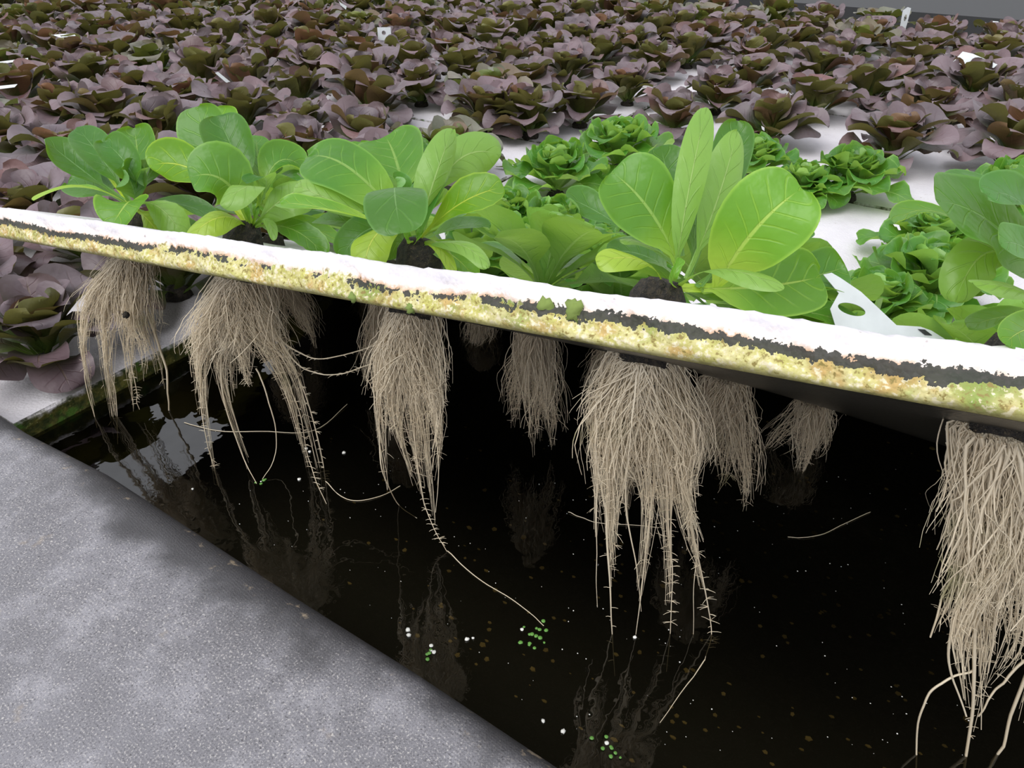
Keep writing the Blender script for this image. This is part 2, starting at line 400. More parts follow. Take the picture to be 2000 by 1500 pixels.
# ------------------------------------------------------------------ soil plugs
def plug_mesh(r, z0, z1, seed, nr=18):
    q = random.Random(seed); vs, fs = [], []; lv = 7
    for j in range(lv):
        z = z0+(z1-z0)*j/(lv-1)
        for i in range(nr):
            rr = r*(.86+.14*j/(lv-1))*(1+q.uniform(-.09, .09))*(.66 if j == lv-1 else .93 if j == lv-2 else 1); a = 2*PI*i/nr+q.uniform(-.06, .06)
            vs.append((rr*math.cos(a), rr*math.sin(a), z+q.uniform(-.0018, .0018)))
    vs.append((0, 0, z1+.004)); vs.append((0, 0, z0))
    for j in range(lv-1):
        for i in range(nr): fs.append((j*nr+i, j*nr+(i+1) % nr, (j+1)*nr+(i+1) % nr, (j+1)*nr+i))
    for i in range(nr): fs.append(((lv-1)*nr+i, (lv-1)*nr+(i+1) % nr, lv*nr)); fs.append(((i+1) % nr, i, lv*nr+1))
    return mesh('soil_plug', vs, fs, M['soil'], smooth=False)
PLUGS = [plug_mesh(.021, -.03, .012, k, 12) for k in range(3)]

# ------------------------------------------------------------------ rosette prototypes: lists of (mesh, azimuth, height, scale)
def rosette(kind, seed):
    q = random.Random(seed); out = []
    if kind == 'red':
        n = 34
        for k in range(n):
            a = k/(n-1); az = k*2.399+q.uniform(-.4, .4); L = .122*(1-a)**.8+.042*a**.7*(1-.35*a); L *= q.uniform(.86, 1.16)
            dr = a < .16 or (a < .5 and q.random() < .35); L *= .86 if dr else 1; f0 = (34 if dr else 46+38*a)+q.uniform(-12, 12); f1 = (-36 if dr else -34+100*a)+q.uniform(-30, 26); wd = L*(.60+.38*a)*q.uniform(.88, 1.18)
            out.append((bent_leaf('red_leaf', M['red'], L, wd, f0, f1, nv=11, nu=8, be=1.8, pf=.2*(1-a)+.03, pw=.2, a=.72, c=.40, cup=.10+.45*a+q.uniform(-.4, .3), ruf=.12, rf=q.uniform(.9, 2.0), ph=q.uniform(0, 6)), az, .008+.036*a, .012*(1-a)))
    elif kind == 'butter':
        n = 34
        for k in range(n):
            a = k/(n-1); az = k*2.399+q.uniform(-.35, .35); L = (.120*(1-a)+.045*a)*q.uniform(.88, 1.12)
            f0 = 28+58*a+q.uniform(-8, 8); f1 = -60+115*a**.8+q.uniform(-16, 16); wd = L*(.66+.5*a)*q.uniform(.92, 1.15)
            out.append((bent_leaf('green_leaf', M['green'], L, wd, f0, f1, nv=11, nu=8, be=1.6, pf=.2*(1-a)+.03, pw=.2, a=.66, c=.38, cup=.15+.5*a, ruf=.13, rf=q.uniform(1.4, 2.6), ph=q.uniform(0, 6)), az, .012+.042*a, .010*(1-a)))
    else:       # young open green lettuce
        n = 21
        for k in range(n):
            a = k/(n-1); az = k*2.399+q.uniform(-.3, .3); L = (.165*(1-a)+.07*a)*q.uniform(.9, 1.12)
            f0 = 30+52*a+q.uniform(-8, 8); f1 = -18+92*a+q.uniform(-14, 14); wd = L*(.60+.15*a)*q.uniform(.9, 1.2)
            out.append((bent_leaf('green_leaf', M['green'], L, wd, f0, f1, nv=11, nu=8, pf=.26*(1-a)+.08, pw=.16, a=.65, c=.36, cup=.2+.3*a, ruf=.06, rf=q.uniform(1.2, 2.2), ph=q.uniform(0, 6)), az, .018+.02*a, .008))
    return out
PROTO = {'red': [rosette('red', k) for k in range(6)], 'butter': [rosette('butter', 20+k) for k in range(3)], 'young': [rosette('young', 40+k) for k in range(4)]}
def plant(name, kind, pk, base, frame=None, rot=0.0, sc_=1.0, tint=(1, 1, 1), tj=.12, plug=True, skip=0, lean=None):
    e = bpy.data.objects.new(name, None); COL.objects.link(e); e.empty_display_size = .02
    if frame is None: fr = Matrix.Identity(3)
    else: fr = Matrix(((frame[0][0], frame[1][0], frame[2][0]), (frame[0][1], frame[1][1], frame[2][1]), (frame[0][2], frame[1][2], frame[2][2])))
    if lean is not None: fr = Matrix.Rotation(lean[0], 3, 'X') @ Matrix.Rotation(lean[1], 3, 'Y') @ fr
    e.matrix_basis = Matrix.Translation(Vector([float(x) for x in base])) @ fr.to_4x4() @ Matrix.Rotation(rot, 4, 'Z') @ Matrix.Scale(sc_, 4)
    if plug: link('soil_plug', PLUGS[pk % 3], e)
    for me, az, h, r in PROTO[kind][pk][skip:]:
        az2 = az; off = Vector((-math.sin(az2)*r, math.cos(az2)*r, h))
        g = 1+random.uniform(-tj, tj)
        link('leaf', me, e, Matrix.Translation(off) @ Matrix.Rotation(az2, 4, 'Z'), (tint[0]*g*(1+random.uniform(-tj, tj)*.5), tint[1]*g, tint[2]*g))
    return e

# ------------------------------------------------------------------ roots
def tubes(paths, radii, sides=3):
    vs, fs = [], []; 
    for pts, rad in zip(paths, radii):
        n = len(pts); pts = np.asarray(pts); tg = np.gradient(pts, axis=0); b0 = len(vs)
        ref = np.array([.31, .87, .13])
        for i in range(n):
            t = nrm(tg[i]); a = nrm(np.cross(t, ref)); b = np.cross(t, a); r = rad[i]
            for k in range(sides):
                th = 2*PI*k/sides; vs.append(pts[i]+r*(math.cos(th)*a+math.sin(th)*b))
        for i in range(n-1):
            for k in range(sides):
                k2 = (k+1) % sides; fs.append((b0+i*sides+k, b0+i*sides+k2, b0+(i+1)*sides+k2, b0+(i+1)*sides+k))
    return vs, fs
def catmull(ps, n):
    ps = [np.asarray(p, float) for p in ps]; ps = [2*ps[0]-ps[1]]+ps+[2*ps[-1]-ps[-2]]; out = []; m = len(ps)-3
    for i in range(n):
        x = i/(n-1)*m; k = min(int(x), m-1); f = x-k; a, b, c, d = ps[k:k+4]
        out.append(.5*((2*b)+(-a+c)*f+(2*a-5*b+4*c-d)*f*f+(-a+3*b-3*c+d)*f**3))
    return np.array(out)
def smooth_noise(n, amp, q):
    k = q.normal(0, 1, (max(3, n//3), 3)); x = np.linspace(0, len(k)-1, n)
    return amp*np.stack([np.interp(x, np.arange(len(k)), k[:, i]) for i in range(3)], 1)
def root_mass(parent, top, locks, nstr, r0, bulge, seed, rad=.00042, color=(1, 1, 1), core=.55, core_len=.55, seg=13, depth=.8):
    """locks: list of (control points from root top down to a tip); strands gather into wet locks"""
    q = np.random.default_rng(seed); paths, rads = [], []
    curves = [catmull([top]+[np.asarray(p) for p in lk], 40) for lk in locks]
    for i in range(nstr):
        c = curves[q.integers(len(curves))]
        iscore = q.random() < core
        ln = q.uniform(.35, 1)*core_len if iscore else (q.uniform(.42, .78) if q.random() < .8 else q.uniform(.78, 1.0))
        a = q.uniform(0, 2*PI); rr = math.sqrt(q.random()); o = rt*math.cos(a)*rr + fw*math.sin(a)*rr*depth
        n = seg; ts = np.linspace(0, ln, n); pts = []
        sp = q.uniform(.5, 1.0); drift = q.normal(0, 2.2); wb = q.uniform(0, .35)
        for t in ts:
            cp = c[min(39, int(t*39))]*(1-(t*39) % 1)+c[min(39, int(t*39)+1)]*((t*39) % 1)
            b = r0*(1-t)**1.5 + bulge*sp*4.2*t*math.exp(-((t-.0)/.28)**1.15) if not iscore else r0*(1-.2*t)+bulge*sp*1.7*min(t/.35, 1)*(1-.25*t)
            if not iscore: b = b + .0012
            aa = a+drift*t; oo = (rt*math.cos(aa)+fw*math.sin(aa)*depth)*rr*(1+wb*math.sin(t*9+a*3)); pts.append(cp + oo*b)
        pts = np.array(pts) + smooth_noise(n, .0016, q)*np.linspace(.4, 1, n)[:, None] + smooth_noise(9, .0048, q)[np.minimum(8, (np.arange(n)*8/(n-1)).round().astype(int))]*np.sin(np.linspace(0, PI, n))[:, None]*.7
        pts[0] = top + o*r0*q.uniform(.5, 1)
        if q.random() < .25: pts[:, 2] += .004*np.sin(ts*30)
        paths.append(pts); r = rad*(q.uniform(.55, 1.2) if q.random() < .8 else q.uniform(1.6, 2.4)); rads.append(np.linspace(r, r*.35, n))
        # fine laterals near the end of long strands
        if not iscore and q.random() < .5:
            for _ in range(5):
                k = q.integers(n//2, n-1); d = nrm(rt*q.normal()+fw*q.normal()+zz*q.uniform(-.7, .3)); l = q.uniform(.003, .010)
                paths.append(np.array([pts[k], pts[k]+d*l*.5, pts[k]+d*l-zz*l*.15])); rads.append(np.array([.0003, .00025, .00015]))
    vs, fs = tubes(paths, rads); o = link('root_mass', mesh('root_mass', vs, fs, M['root']), parent, color=color, world=True); o['kind'] = 'stuff'
    return o
def strand(parent, pts, r0=.0011, r1=.0003, seed=0, comb=0, cl=.006, n=26, color=(1, 1, 1), wob=.0008):
    q = np.random.default_rng(seed+500); c = catmull(pts, n)+smooth_noise(n, wob, q); c[0] = pts[0]
    paths = [c]; rads = [np.linspace(r0, r1, n)]
    for _ in range(comb):
        k = q.integers(n//3, n-2); sgn = 1 if q.random() < .6 else -1; d = nrm(rt*sgn+fw*q.normal()*.4+zz*q.uniform(-.3, .25)); l = cl*q.uniform(.5, 1.4)
        paths.append(np.array([c[k], c[k]+d*l*.6, c[k]+d*l-zz*.001])); rads.append(np.array([.00032, .00026, .00016]))
    vs, fs = tubes(paths, rads, 4); return link('root', mesh('root', vs, fs, M['root']), parent, color=color, world=True)

# ------------------------------------------------------------------ the five lettuces along the lifted edge, leaf by leaf
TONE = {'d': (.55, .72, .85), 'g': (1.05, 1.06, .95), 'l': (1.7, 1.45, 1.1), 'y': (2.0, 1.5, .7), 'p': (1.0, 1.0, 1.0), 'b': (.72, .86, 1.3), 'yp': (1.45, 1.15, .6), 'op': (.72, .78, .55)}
def hv(h): return nrm(rt*h[0]+CU*h[1]-CF*h[2])
def front_plant(name, label, s, crown_px, leaves, plug_r, plug_h, seed):
    base = R(s, .1, 0); wv, nn = rframe(s)
    e = bpy.data.objects.new(name, None); COL.objects.link(e); e.empty_display_size = .02
    e.matrix_basis = mat4(EV, wv, nn, base)
    tag(e, label, 'lettuce', 'green lettuces along the lifted raft edge')
    link('soil_plug', plug_mesh(plug_r, -.04, plug_h, seed, 22), e)
    Zc = proj(R(s, .1, plug_h+.006))[2]
    for k, lf in enumerate(leaves):
        b, m, t, wd, dm, dt, hint, tone = lf[:8]; kw = dict(lf[8]) if len(lf) > 8 else {}
        bp = P(*(b or crown_px), Zc + kw.pop('db', 0)); mp = P(*m, Zc+dm); tp = P(*t, Zc+dt)
        h = hv(hint)*(-1 if tone[-1] == 'p' else 1); h2 = kw.pop('h2', None)
        if h2 is not None: h2 = hv(h2)*(-1 if tone[-1] == 'p' else 1)
        par = dict(pf=.3, pw=.13, a=.7, c=.4, cup=.28, ruf=.075, rf=1.4, ph=k*1.7, tooth=0); par.update(kw)
        me = path_leaf('green_leaf', M['green'], bp, mp, tp, wd/FPX*(Zc+dm), h, hint2=h2, **par)
        q = random.Random(seed*31+k); g = q.uniform(.92, 1.08)
        link('leaf', me, e, color=tuple(x*g for x in TONE[tone]), world=True)
    return e
F0 = (0, .3, 1)
PL = []
PL.append(front_plant('green_lettuce', 'leftmost green lettuce on the lifted raft, long pointed leaves spreading left', .113, (260, 405), [
 (None, (160, 332), (86, 272), 75, .03, .02, (.3, .5, 1), 'd', dict(cup=.35, c=.6, h2=(.5, .8, 1))),
 (None, (205, 318), (150, 248), 75, .00, .02, (.3, .2, 1), 'd', dict(cup=.3, c=.5)),
 (None, (190, 310), (168, 264), 68, .05, .07, F0, 'y'),
 ((272, 370), (245, 318), (204, 278), 75, -.02, -.01, (-.2, .7, .8), 'd', dict(pf=.1, cup=.5)),
 ((272, 385), (270, 315), (262, 250), 97, .04, .06, (0, .1, 1), 'g', dict(pf=.2, ruf=.10, rf=1.1)),
 ((275, 370), (300, 312), (326, 296), 51, .07, .09, (0, .8, .6), 'd'),
 (None, (160, 366), (66, 392), 56, -.03, -.02, (.1, 1, .35), 'l', dict(cup=.2, c=.55)),
 (None, (195, 372), (132, 358), 80, .05, .07, (0, .6, 1), 'b'),
 (None, (250, 395), (218, 442), 107, -.05, -.07, (0, .5, 1), 'l', dict(pf=.25, c=.32, a=.55)),
 (None, (306, 402), (358, 462), 65, -.03, -.03, (.1, .3, 1), 'p', dict(tooth=.03)),
 ((268, 398), (255, 355), (238, 330), 73, -.01, -.03, (.4, .3, 1), 'd', dict(pf=.1)),
 ((270, 398), (290, 345), (312, 318), 80, .06, .08, (0, .2, 1), 'd'),
 (None, (330, 395), (422, 424), 56, .05, .06, (0, .9, .7), 'b'),
 (None, (320, 428), (390, 452), 56, .08, .10, (0, .7, .7), 'g'),
 (None, (285, 425), (318, 466), 61, -.005, .0, F0, 'yp'),
 (None, (215, 345), (192, 302), 63, .07, .1, F0, 'g'),
 ((268, 398), (276, 352), (290, 326), 48, .0, -.02, (.2, .5, 1), 'd', dict(pf=.05, cup=.6)),
], .020, .014, 1))
PL.append(front_plant('green_lettuce', 'second green lettuce from left on the lifted raft, round leaf on top', .322, (490, 448), [
 (None, (388, 338), (291, 325), 98, .01, .0, (0, .3, 1), 'y', dict(pf=.38, c=.36)),
 ((492, 440), (440, 355), (370, 348), 139, -.045, -.06, (-.15, .35, 1), 'g', dict(pf=.22, a=.5, c=.34, cup=.3)),
 (None, (420, 318), (385, 208), 109, .03, .04, (-.1, .1, 1), 'g', dict(pf=.38, c=.34, cup=.22)),
 (None, (440, 305), (422, 208), 104, .07, .09, (0, .1, 1), 'l', dict(pf=.38, c=.34)),
 ((500, 400), (464, 312), (424, 226), 100, -.005, .0, (.1, .3, 1), 'd', dict(pf=.3, c=.34, a=.55, cup=.35)),
 ((510, 400), (505, 322), (499, 264), 66, .02, .05, (.5, .2, 1), 'g', dict(pf=.25)),
 ((505, 400), (540, 318), (592, 328), 88, .0, .02, (.1, .9, .7), 'g', dict(pf=.2, cup=.5, h2=(.3, .5, 1))),
 ((515, 390), (525, 320), (529, 277), 41, .07, .1, F0, 'b'),
 ((500, 415), (540, 352), (590, 352), 45, .0, -.01, (0, 1, .5), 'b', dict(pf=.2)),
 ((500, 418), (520, 352), (478, 356), 54, -.03, -.06, (0, 1, .6), 'b', dict(pf=.3)),
 (None, (500, 366), (430, 400), 75, -.065, -.09, (0, .9, .6), 'p', dict(pf=.42, h2=(-.2, .6, 1))),
 (None, (540, 398), (600, 362), 95, -.03, -.02, (0, .3, 1), 'p', dict(pf=.15, a=.9)),
 (None, (432, 424), (366, 470), 70, -.04, -.05, (0, .5, 1), 'yp', dict(pf=.15, c=.5)),
 (None, (585, 440), (676, 482), 56, .0, .02, (.2, .8, .8), 'l', dict(pf=.12)),
 (None, (566, 446), (634, 500), 61, -.02, -.02, (.3, .5, 1), 'g', dict(pf=.25, tooth=.03)),
 (None, (520, 430), (535, 470), 22, -.03, -.04, F0, 'p'),
 ((495, 420), (478, 352), (468, 300), 75, .05, .07, F0, 'd', dict(pf=.3)),
 ((500, 410), (520, 345), (540, 312), 59, .04, .05, (0, .5, 1), 'd'),
 ((496, 435), (560, 418), (640, 440), 56, .05, .06, (0, .9, .6), 'd'),
 (None, (486, 425), (482, 405), 14, -.02, -.03, F0, 'l', dict(pf=.8, pw=.9)),
 (None, (500, 420), (498, 398), 16, -.025, -.03, F0, 'l', dict(pf=.8, pw=.9)),
], .022, .022, 2))
PL.append(front_plant('green_lettuce', 'middle green lettuce on the lifted raft, broad leaves above a bare black soil plug', .571, (805, 484), [
 ((790, 440), (682, 328), (600, 308), 134, -.02, .0, (-.3, .8, .9), 'g', dict(pf=.1, a=.5, c=.36, cup=.1, fold=-.12, ruf=.08, rf=1)),
 ((795, 420), (776, 322), (752, 266), 139, .03, .05, (0, .25, 1), 'g', dict(pf=.2, a=.5, c=.36, cup=.4, ruf=.05)),
 ((780, 410), (715, 322), (703, 277), 56, .07, .1, F0, 'g'),
 ((800, 420), (815, 318), (838, 288), 68, .05, .07, (0, .6, .8), 'd'),
 ((800, 452), (772, 366), (782, 456), 118, -.08, -.13, (0, .5, 1), 'd', dict(pf=.42, c=.3, a=.5, cup=-.08, ruf=.03)),
 ((815, 470), (842, 372), (884, 252), 79, -.05, -.03, (.55, .1, .9), 'p', dict(pf=.15, a=.8, c=.45, fold=.25)),
 ((815, 470), (820, 400), (868, 285), 84, -.035, .0, (-.6, .2, 1), 'd', dict(pf=.12, a=.55, c=.5, cup=.1)),
 ((820, 470), (885, 322), (978, 304), 95, .0, .02, (.1, -.1, 1), 'p', dict(pf=.3, c=.34)),
 ((830, 430), (880, 310), (910, 276), 56, .05, .08, F0, 'g'),
 ((815, 475), (892, 402), (984, 366), 91, -.04, -.05, (.1, .5, 1), 'y', dict(pf=.16, a=.8, c=.34, tooth=.02)),
 (None, (892, 476), (952, 524), 43, -.05, -.07, (0, .7, .9), 'p', dict(pf=.15)),
 (None, (872, 492), (930, 548), 63, -.01, -.01, (.2, .6, 1), 'l', dict(pf=.2, c=.6)),
 (None, (852, 478), (888, 542), 26, -.03, -.05, F0, 'yp', dict(pf=.2)),
 ((795, 440), (720, 448), (668, 502), 75, -.02, -.02, (.3, .4, 1), 'b', dict(pf=.1, cup=.3)),
 ((792, 440), (735, 458), (712, 532), 86, -.05, -.06, (-.2, .2, 1), 'yp', dict(pf=.1)),
 (None, (782, 470), (762, 508), 52, .03, .03, F0, 'd'),
 ((790, 446), (640, 388), (580, 358), 50, -.03, -.02, (-.2, .2, 1), 'p', dict(pf=.1, a=.6)),
 ((790, 450), (640, 408), (546, 398), 70, -.05, -.05, (0, .9, .7), 'l', dict(pf=.18, c=.42)),
 ((780, 420), (660, 368), (588, 340), 47, .0, .02, (0, .8, .7), 'd', dict(pf=.1)),
 ((790, 452), (690, 435), (615, 430), 50, .0, .02, (0, .6, .9), 'd'),
 ((800, 440), (770, 392), (740, 362), 75, .03, .02, (0, .5, 1), 'd'),
 ((805, 440), (808, 372), (806, 330), 79, .04, .03, F0, 'd', dict(pf=.2, cup=.5)),
 ((806, 440), (785, 378), (770, 348), 50, .0, -.01, (.2, .7, .8), 'b', dict(pf=.1, cup=.6)),
 (None, (797, 462), (790, 440), 16, -.03, -.03, F0, 'l', dict(pf=.8, pw=.9)),
 (None, (818, 462), (822, 440), 14, -.03, -.03, F0, 'l', dict(pf=.8, pw=.9)),
 (None, (900, 440), (955, 448), 56, .04, .06, (0, .8, .8), 'b', dict(pf=.2)),
], .0235, .030, 3))
PL.append(front_plant('green_lettuce', 'tallest green lettuce on the lifted raft, large smooth upright leaves', .81, (1318, 562), [
 ((1325, 520), (1268, 410), (1194, 336), 150, -.02, -.02, (-.2, .25, 1), 'g', dict(pf=.16, a=.55, c=.3, cup=.15)),
 ((1330, 500), (1310, 380), (1290, 285), 112, .05, .06, F0, 'd', dict(pf=.2)),
 ((1316, 560), (1342, 390), (1380, 210), 68, -.035, -.02, (.1, .0, 1), 'p', dict(pf=.18, a=.7, c=.42, cup=.15, ruf=.03)),
 ((1345, 540), (1410, 360), (1440, 236), 86, .05, .07, F0, 'd', dict(pf=.2)),
 ((1340, 545), (1398, 400), (1440, 256), 84, .005, .02, (.15, .0, 1), 'p', dict(pf=.2, a=.75, c=.5, cup=.2)),
 ((1350, 545), (1358, 430), (1362, 330), 60, .03, .05, (-.3, .2, 1), 'd', dict(pf=.2)),
 ((1400, 560), (1472, 452), (1566, 368), 178, -.05, -.06, (.1, .25, 1), 'l', dict(pf=.06, a=.6, c=.3, cup=.12)),
 (None, (1480, 560), (1602, 540), 146, .01, .02, (.1, .25, 1), 'l', dict(pf=.2, a=.6, c=.3, cup=.1)),
 (None, (1405, 526), (1530, 566), 60, -.06, -.09, (0, .8, .8), 'p', dict(pf=.35, pw=.35, a=.8, c=.55)),
 ((1296, 556), (1252, 508), (1164, 512), 66, -.05, -.06, (0, .6, 1), 'yp', dict(pf=.4, pw=.12, c=.36)),
 ((1325, 520), (1262, 478), (1210, 468), 36, .0, .0, (0, 1, .5), 'p'),
 ((1320, 520), (1190, 428), (1108, 386), 72, .06, .06, (-.1, .5, 1), 'b', dict(pf=.45, c=.38)),
 ((1325, 545), (1260, 500), (1188, 490), 74, .07, .08, (0, .6, 1), 'b', dict(pf=.2)),
 (None, (1390, 585), (1470, 606), 50, .02, .03, (0, .7, 1), 'g', dict(pf=.2, tooth=.03)),
 ((1360, 560), (1500, 470), (1580, 440), 90, .06, .08, (0, .5, 1), 'd', dict(pf=.3)),
 ((1370, 570), (1560, 545), (1652, 520), 104, .08, .1, (.1, .4, 1), 'g', dict(pf=.3)),
 ((1380, 590), (1560, 606), (1684, 640), 66, .07, .08, (0, .7, 1), 'g', dict(pf=.2)),
 ((1370, 560), (1410, 505), (1432, 470), 50, .02, .03, F0, 'd'),
 ((1500, 560), (1560, 610), (1630, 600), 70, .10, .11, (0, .6, 1), 'd'),
 (None, (1314, 545), (1332, 505), 20, -.03, -.03, F0, 'l', dict(pf=.8, pw=.9)),
], .0225, .024, 4))
PL.append(front_plant('green_lettuce', 'green lettuce at right picture edge on the lifted raft, nearest broad leaves', 1.049, (2032, 620), [
 ((2040, 560), (1942, 440), (1828, 392), 172, -.02, -.04, (-.1, .45, 1), 'd', dict(pf=.06, a=.5, c=.32, cup=.1, ruf=.05, rf=2)),
 ((2050, 500), (1998, 400), (1926, 380), 110, -.03, -.05, (0, .5, 1), 'b', dict(pf=.05, a=.5, c=.32)),
 ((2060, 560), (2010, 490), (1952, 476), 96, -.05, -.07, (0, .4, 1), 'b', dict(pf=.05, a=.5, c=.32)),
 ((2020, 560), (1935, 492), (1866, 590), 104, -.01, -.01, (-.1, .2, 1), 'op', dict(pf=.2, c=.4)),
 ((2060, 600), (1990, 566), (1896, 552), 52, -.04, -.06, (0, .7, .9), 'p', dict(pf=.1)),
 ((2080, 640), (2015, 640), (1962, 672), 78, -.06, -.08, (0, .4, 1), 'l', dict(pf=.1)),
 ((2050, 560), (1940, 372), (1852, 362), 66, .04, .04, (0, .9, .6), 'b', dict(pf=.3)),
 ((2050, 560), (1850, 420), (1748, 436), 60, .08, .07, (0, .9, .6), 'l', dict(pf=.35)),
 ((2040, 560), (2020, 380), (1990, 320), 110, .02, .03, F0, 'g', dict(pf=.2)),
 ((2060, 620), (1965, 618), (1890, 640), 60, .03, .03, (0, .8, .7), 'g', dict(pf=.1)),
], .0235, .022, 5))

# roots of the five (tips measured where they hang, on an upright plane through each root top)
def hang(e, s, t, locks, n, r0, bulge, seed, color=(1, 1, 1), tpx=None, **kw):
    top = R(s, t, -TH+.004)
    wl = []
    for lk in locks:
        dy = lk[-1] if not isinstance(lk[-1], tuple) else 0.0
        wl.append([onfw(x, y, top)+fw*dy*(i+1)/3 for i, (x, y) in enumerate([p for p in lk if isinstance(p, tuple)])])
    root_mass(e, top, wl, n, r0, bulge, seed, color=color, **kw)
    return top
hang(PL[0], .113, .1, [[(185, 580), (165, 680), (192, 832)], [(215, 600), (212, 720), (228, 860)], [(255, 600), (250, 700), (262, 800)], [(280, 600), (305, 690), (318, 770)], [(200, 600), (190, 650), (180, 720), .03], [(260, 600), (290, 660), (300, 730), -.03], [(235, 610), (235, 660), (240, 780), .04]], 900, .022, .009, 1, core_len=.52)
hang(PL[1], .322, .1, [[(415, 650), (395, 740), (425, 950)], [(440, 650), (432, 740), (505, 965)], [(470, 640), (480, 720), (490, 760)], [(500, 640), (560, 760), (604, 925)], [(515, 640), (580, 740), (634, 960)], [(400, 640), (392, 700), (400, 790), -.02], [(450, 650), (440, 720), (445, 800), .03]], 1100, .024, .009, 2, core_len=.52)
hang(PL[2], .571, .1, [[(755, 720), (745, 820), (757, 960)], [(775, 720), (780, 850), (818, 960)], [(800, 720), (815, 880), (835, 1000)], [(825, 720), (855, 830), (853, 950)], [(840, 720), (856, 800), (848, 900), -.02], [(765, 720), (762, 800), (760, 880), .02], [(810, 720), (830, 850), (850, 1030)]], 1100, .0225, .002, 3, core_len=.52)
hang(PL[3], .81, .1, [[(1190, 850), (1188, 1000), (1200, 1150)], [(1215, 850), (1200, 980), (1200, 1100)], [(1250, 850), (1265, 1000), (1245, 1210)], [(1285, 850), (1300, 1010), (1306, 1190)], [(1310, 850), (1340, 1000), (1372, 1150)], [(1330, 830), (1335, 930), (1360, 1030), -.02], [(1185, 800), (1172, 900), (1168, 1080), .02], [(1260, 850), (1230, 980), (1235, 1080), .03]], 1500, .025, .003, 4, core_len=.52)
hang(PL[4], 1.049, .1, [[(1915, 1000), (1865, 1150), (1822, 1240)], [(1930, 1050), (1880, 1250), (1890, 1400)], [(1950, 1050), (1930, 1250), (1905, 1420)], [(1990, 1050), (1980, 1250), (1930, 1340)], [(2040, 1050), (2040, 1200), (1985, 1420)], [(1920, 1050), (1855, 1200), (1858, 1300), -.02], [(2060, 1000), (2080, 1200), (2040, 1400), .02]], 1300, .029, .005, 5, core_len=.52, rad=.00055)
def long_root(e, s, pts, t=.1, r0=.0010, r1=.00035, comb=0, seed=0, dy=0.0, **kw):
    top = R(s, t, -TH+.004); w = []
    for p in pts:
        if len(p) == 3: w.append(onz(p[0], p[1], p[2]))
        else: w.append(onfw(p[0], p[1], top+fw*dy))
    return strand(e, w, r0, r1, seed, comb, **kw)
long_root(PL[0], .113, [(172, 560), (163, 680), (170, 760), (192, 835)], seed=1, r0=.0013)
long_root(PL[0], .113, [(205, 560), (205, 700), (225, 770), (229, 866)], seed=2)
long_root(PL[0], .113, [(285, 600), (318, 700), (328, 760), (330, 800, .002)], seed=3, r0=.0018, r1=.001)
long_root(PL[0], .113, [(240, 620), (262, 740), (272, 800)], seed=4, comb=26)
long_root(PL[1], .322, [(405, 620), (392, 760), (405, 860), (426, 952)], seed=5, comb=24)
long_root(PL[1], .322, [(430, 620), (437, 770), (470, 880), (500, 944, .002)], seed=6, r0=.0016)
long_root(PL[1], .322, [(500, 720), (530, 800), (540, 880), (512, 936, .002)], seed=7)
long_root(PL[1], .322, [(520, 650), (580, 790), (600, 900), (636, 985, .002)], seed=8, comb=40)
long_root(PL[1], .322, [(540, 660), (592, 760), (630, 900), (636, 950)], seed=9, comb=40)
long_root(PL[1], .322, [(530, 640), (570, 680), (640, 700), (760, 665)], seed=10, r0=.0010, r1=.0007, comb=30)
long_root(PL[1], .322, [(540, 650), (590, 720), (660, 730), (745, 706)], seed=11, r0=.0010, r1=.0007, comb=30)
long_root(PL[1], .322, [(360, 825, .001), (430, 840, .001), (520, 842, .001), (610, 842, .001), (680, 790, .002)], seed=12, r0=.0006, r1=.0005)
long_root(PL[2], .571, [(745, 700), (742, 850), (750, 930), (780, 985, .002), (815, 1012, .001)], seed=13)
long_root(PL[2], .571, [(800, 720), (815, 900), (835, 1000), (874, 1076, .001)], seed=14, comb=46)
long_root(PL[2], .571, [(830, 720), (856, 880), (850, 1000)], seed=15)
long_root(PL[2], .571, [(874, 1076, .001), (930, 1125, .001), (1010, 1180, .001), (1062, 1222, .001)], seed=16, r0=.0006, r1=.0004)
long_root(PL[2], .571, [(636, 940, .001), (680, 976, .001), (740, 970, .001), (780, 948, .001)], seed=17, r0=.0006, r1=.0004)
long_root(PL[3], .81, [(1178, 740), (1170, 900), (1166, 1060), (1167, 1186)], seed=18, r0=.0009)
long_root(PL[3], .81, [(1195, 800), (1185, 1000), (1195, 1180), (1201, 1320)], seed=19, r0=.0022, r1=.0003, comb=10)
long_root(PL[3], .81, [(1280, 850), (1275, 980), (1255, 1140), (1240, 1240)], seed=20, r0=.0015, r1=.0004)
long_root(PL[3], .81, [(1225, 850), (1222, 1000), (1245, 1110), (1252, 1195)], seed=21, r0=.0012)
long_root(PL[3], .81, [(1300, 850), (1306, 1020), (1312, 1150), (1303, 1310)], seed=22, r0=.0013, comb=44)
long_root(PL[3], .81, [(1330, 800), (1345, 1000), (1378, 1160), (1390, 1240), (1377, 1288, .001)], seed=23, r0=.0013, comb=44, cl=.008)
long_root(PL[3], .81, [(1377, 1288, .001), (1335, 1345, .001), (1288, 1410, .001)], seed=24, r0=.0006, r1=.0003)
long_root(PL[3], .81, [(1345, 980), (1362, 1060), (1355, 1150), (1353, 1245)], seed=25, r0=.0007)
long_root(PL[3], .81, [(1110, 1000, .001), (1170, 1020, .001), (1290, 1030, .001)], seed=26, r0=.0005, r1=.0004)
long_root(PL[4], 1.049, [(1920, 900), (1870, 1100), (1815, 1245)], seed=27, r0=.0014, r1=.0007)
long_root(PL[4], 1.049, [(1925, 950), (1880, 1150), (1852, 1290), (1888, 1395)], seed=28, r0=.0016, r1=.0009)
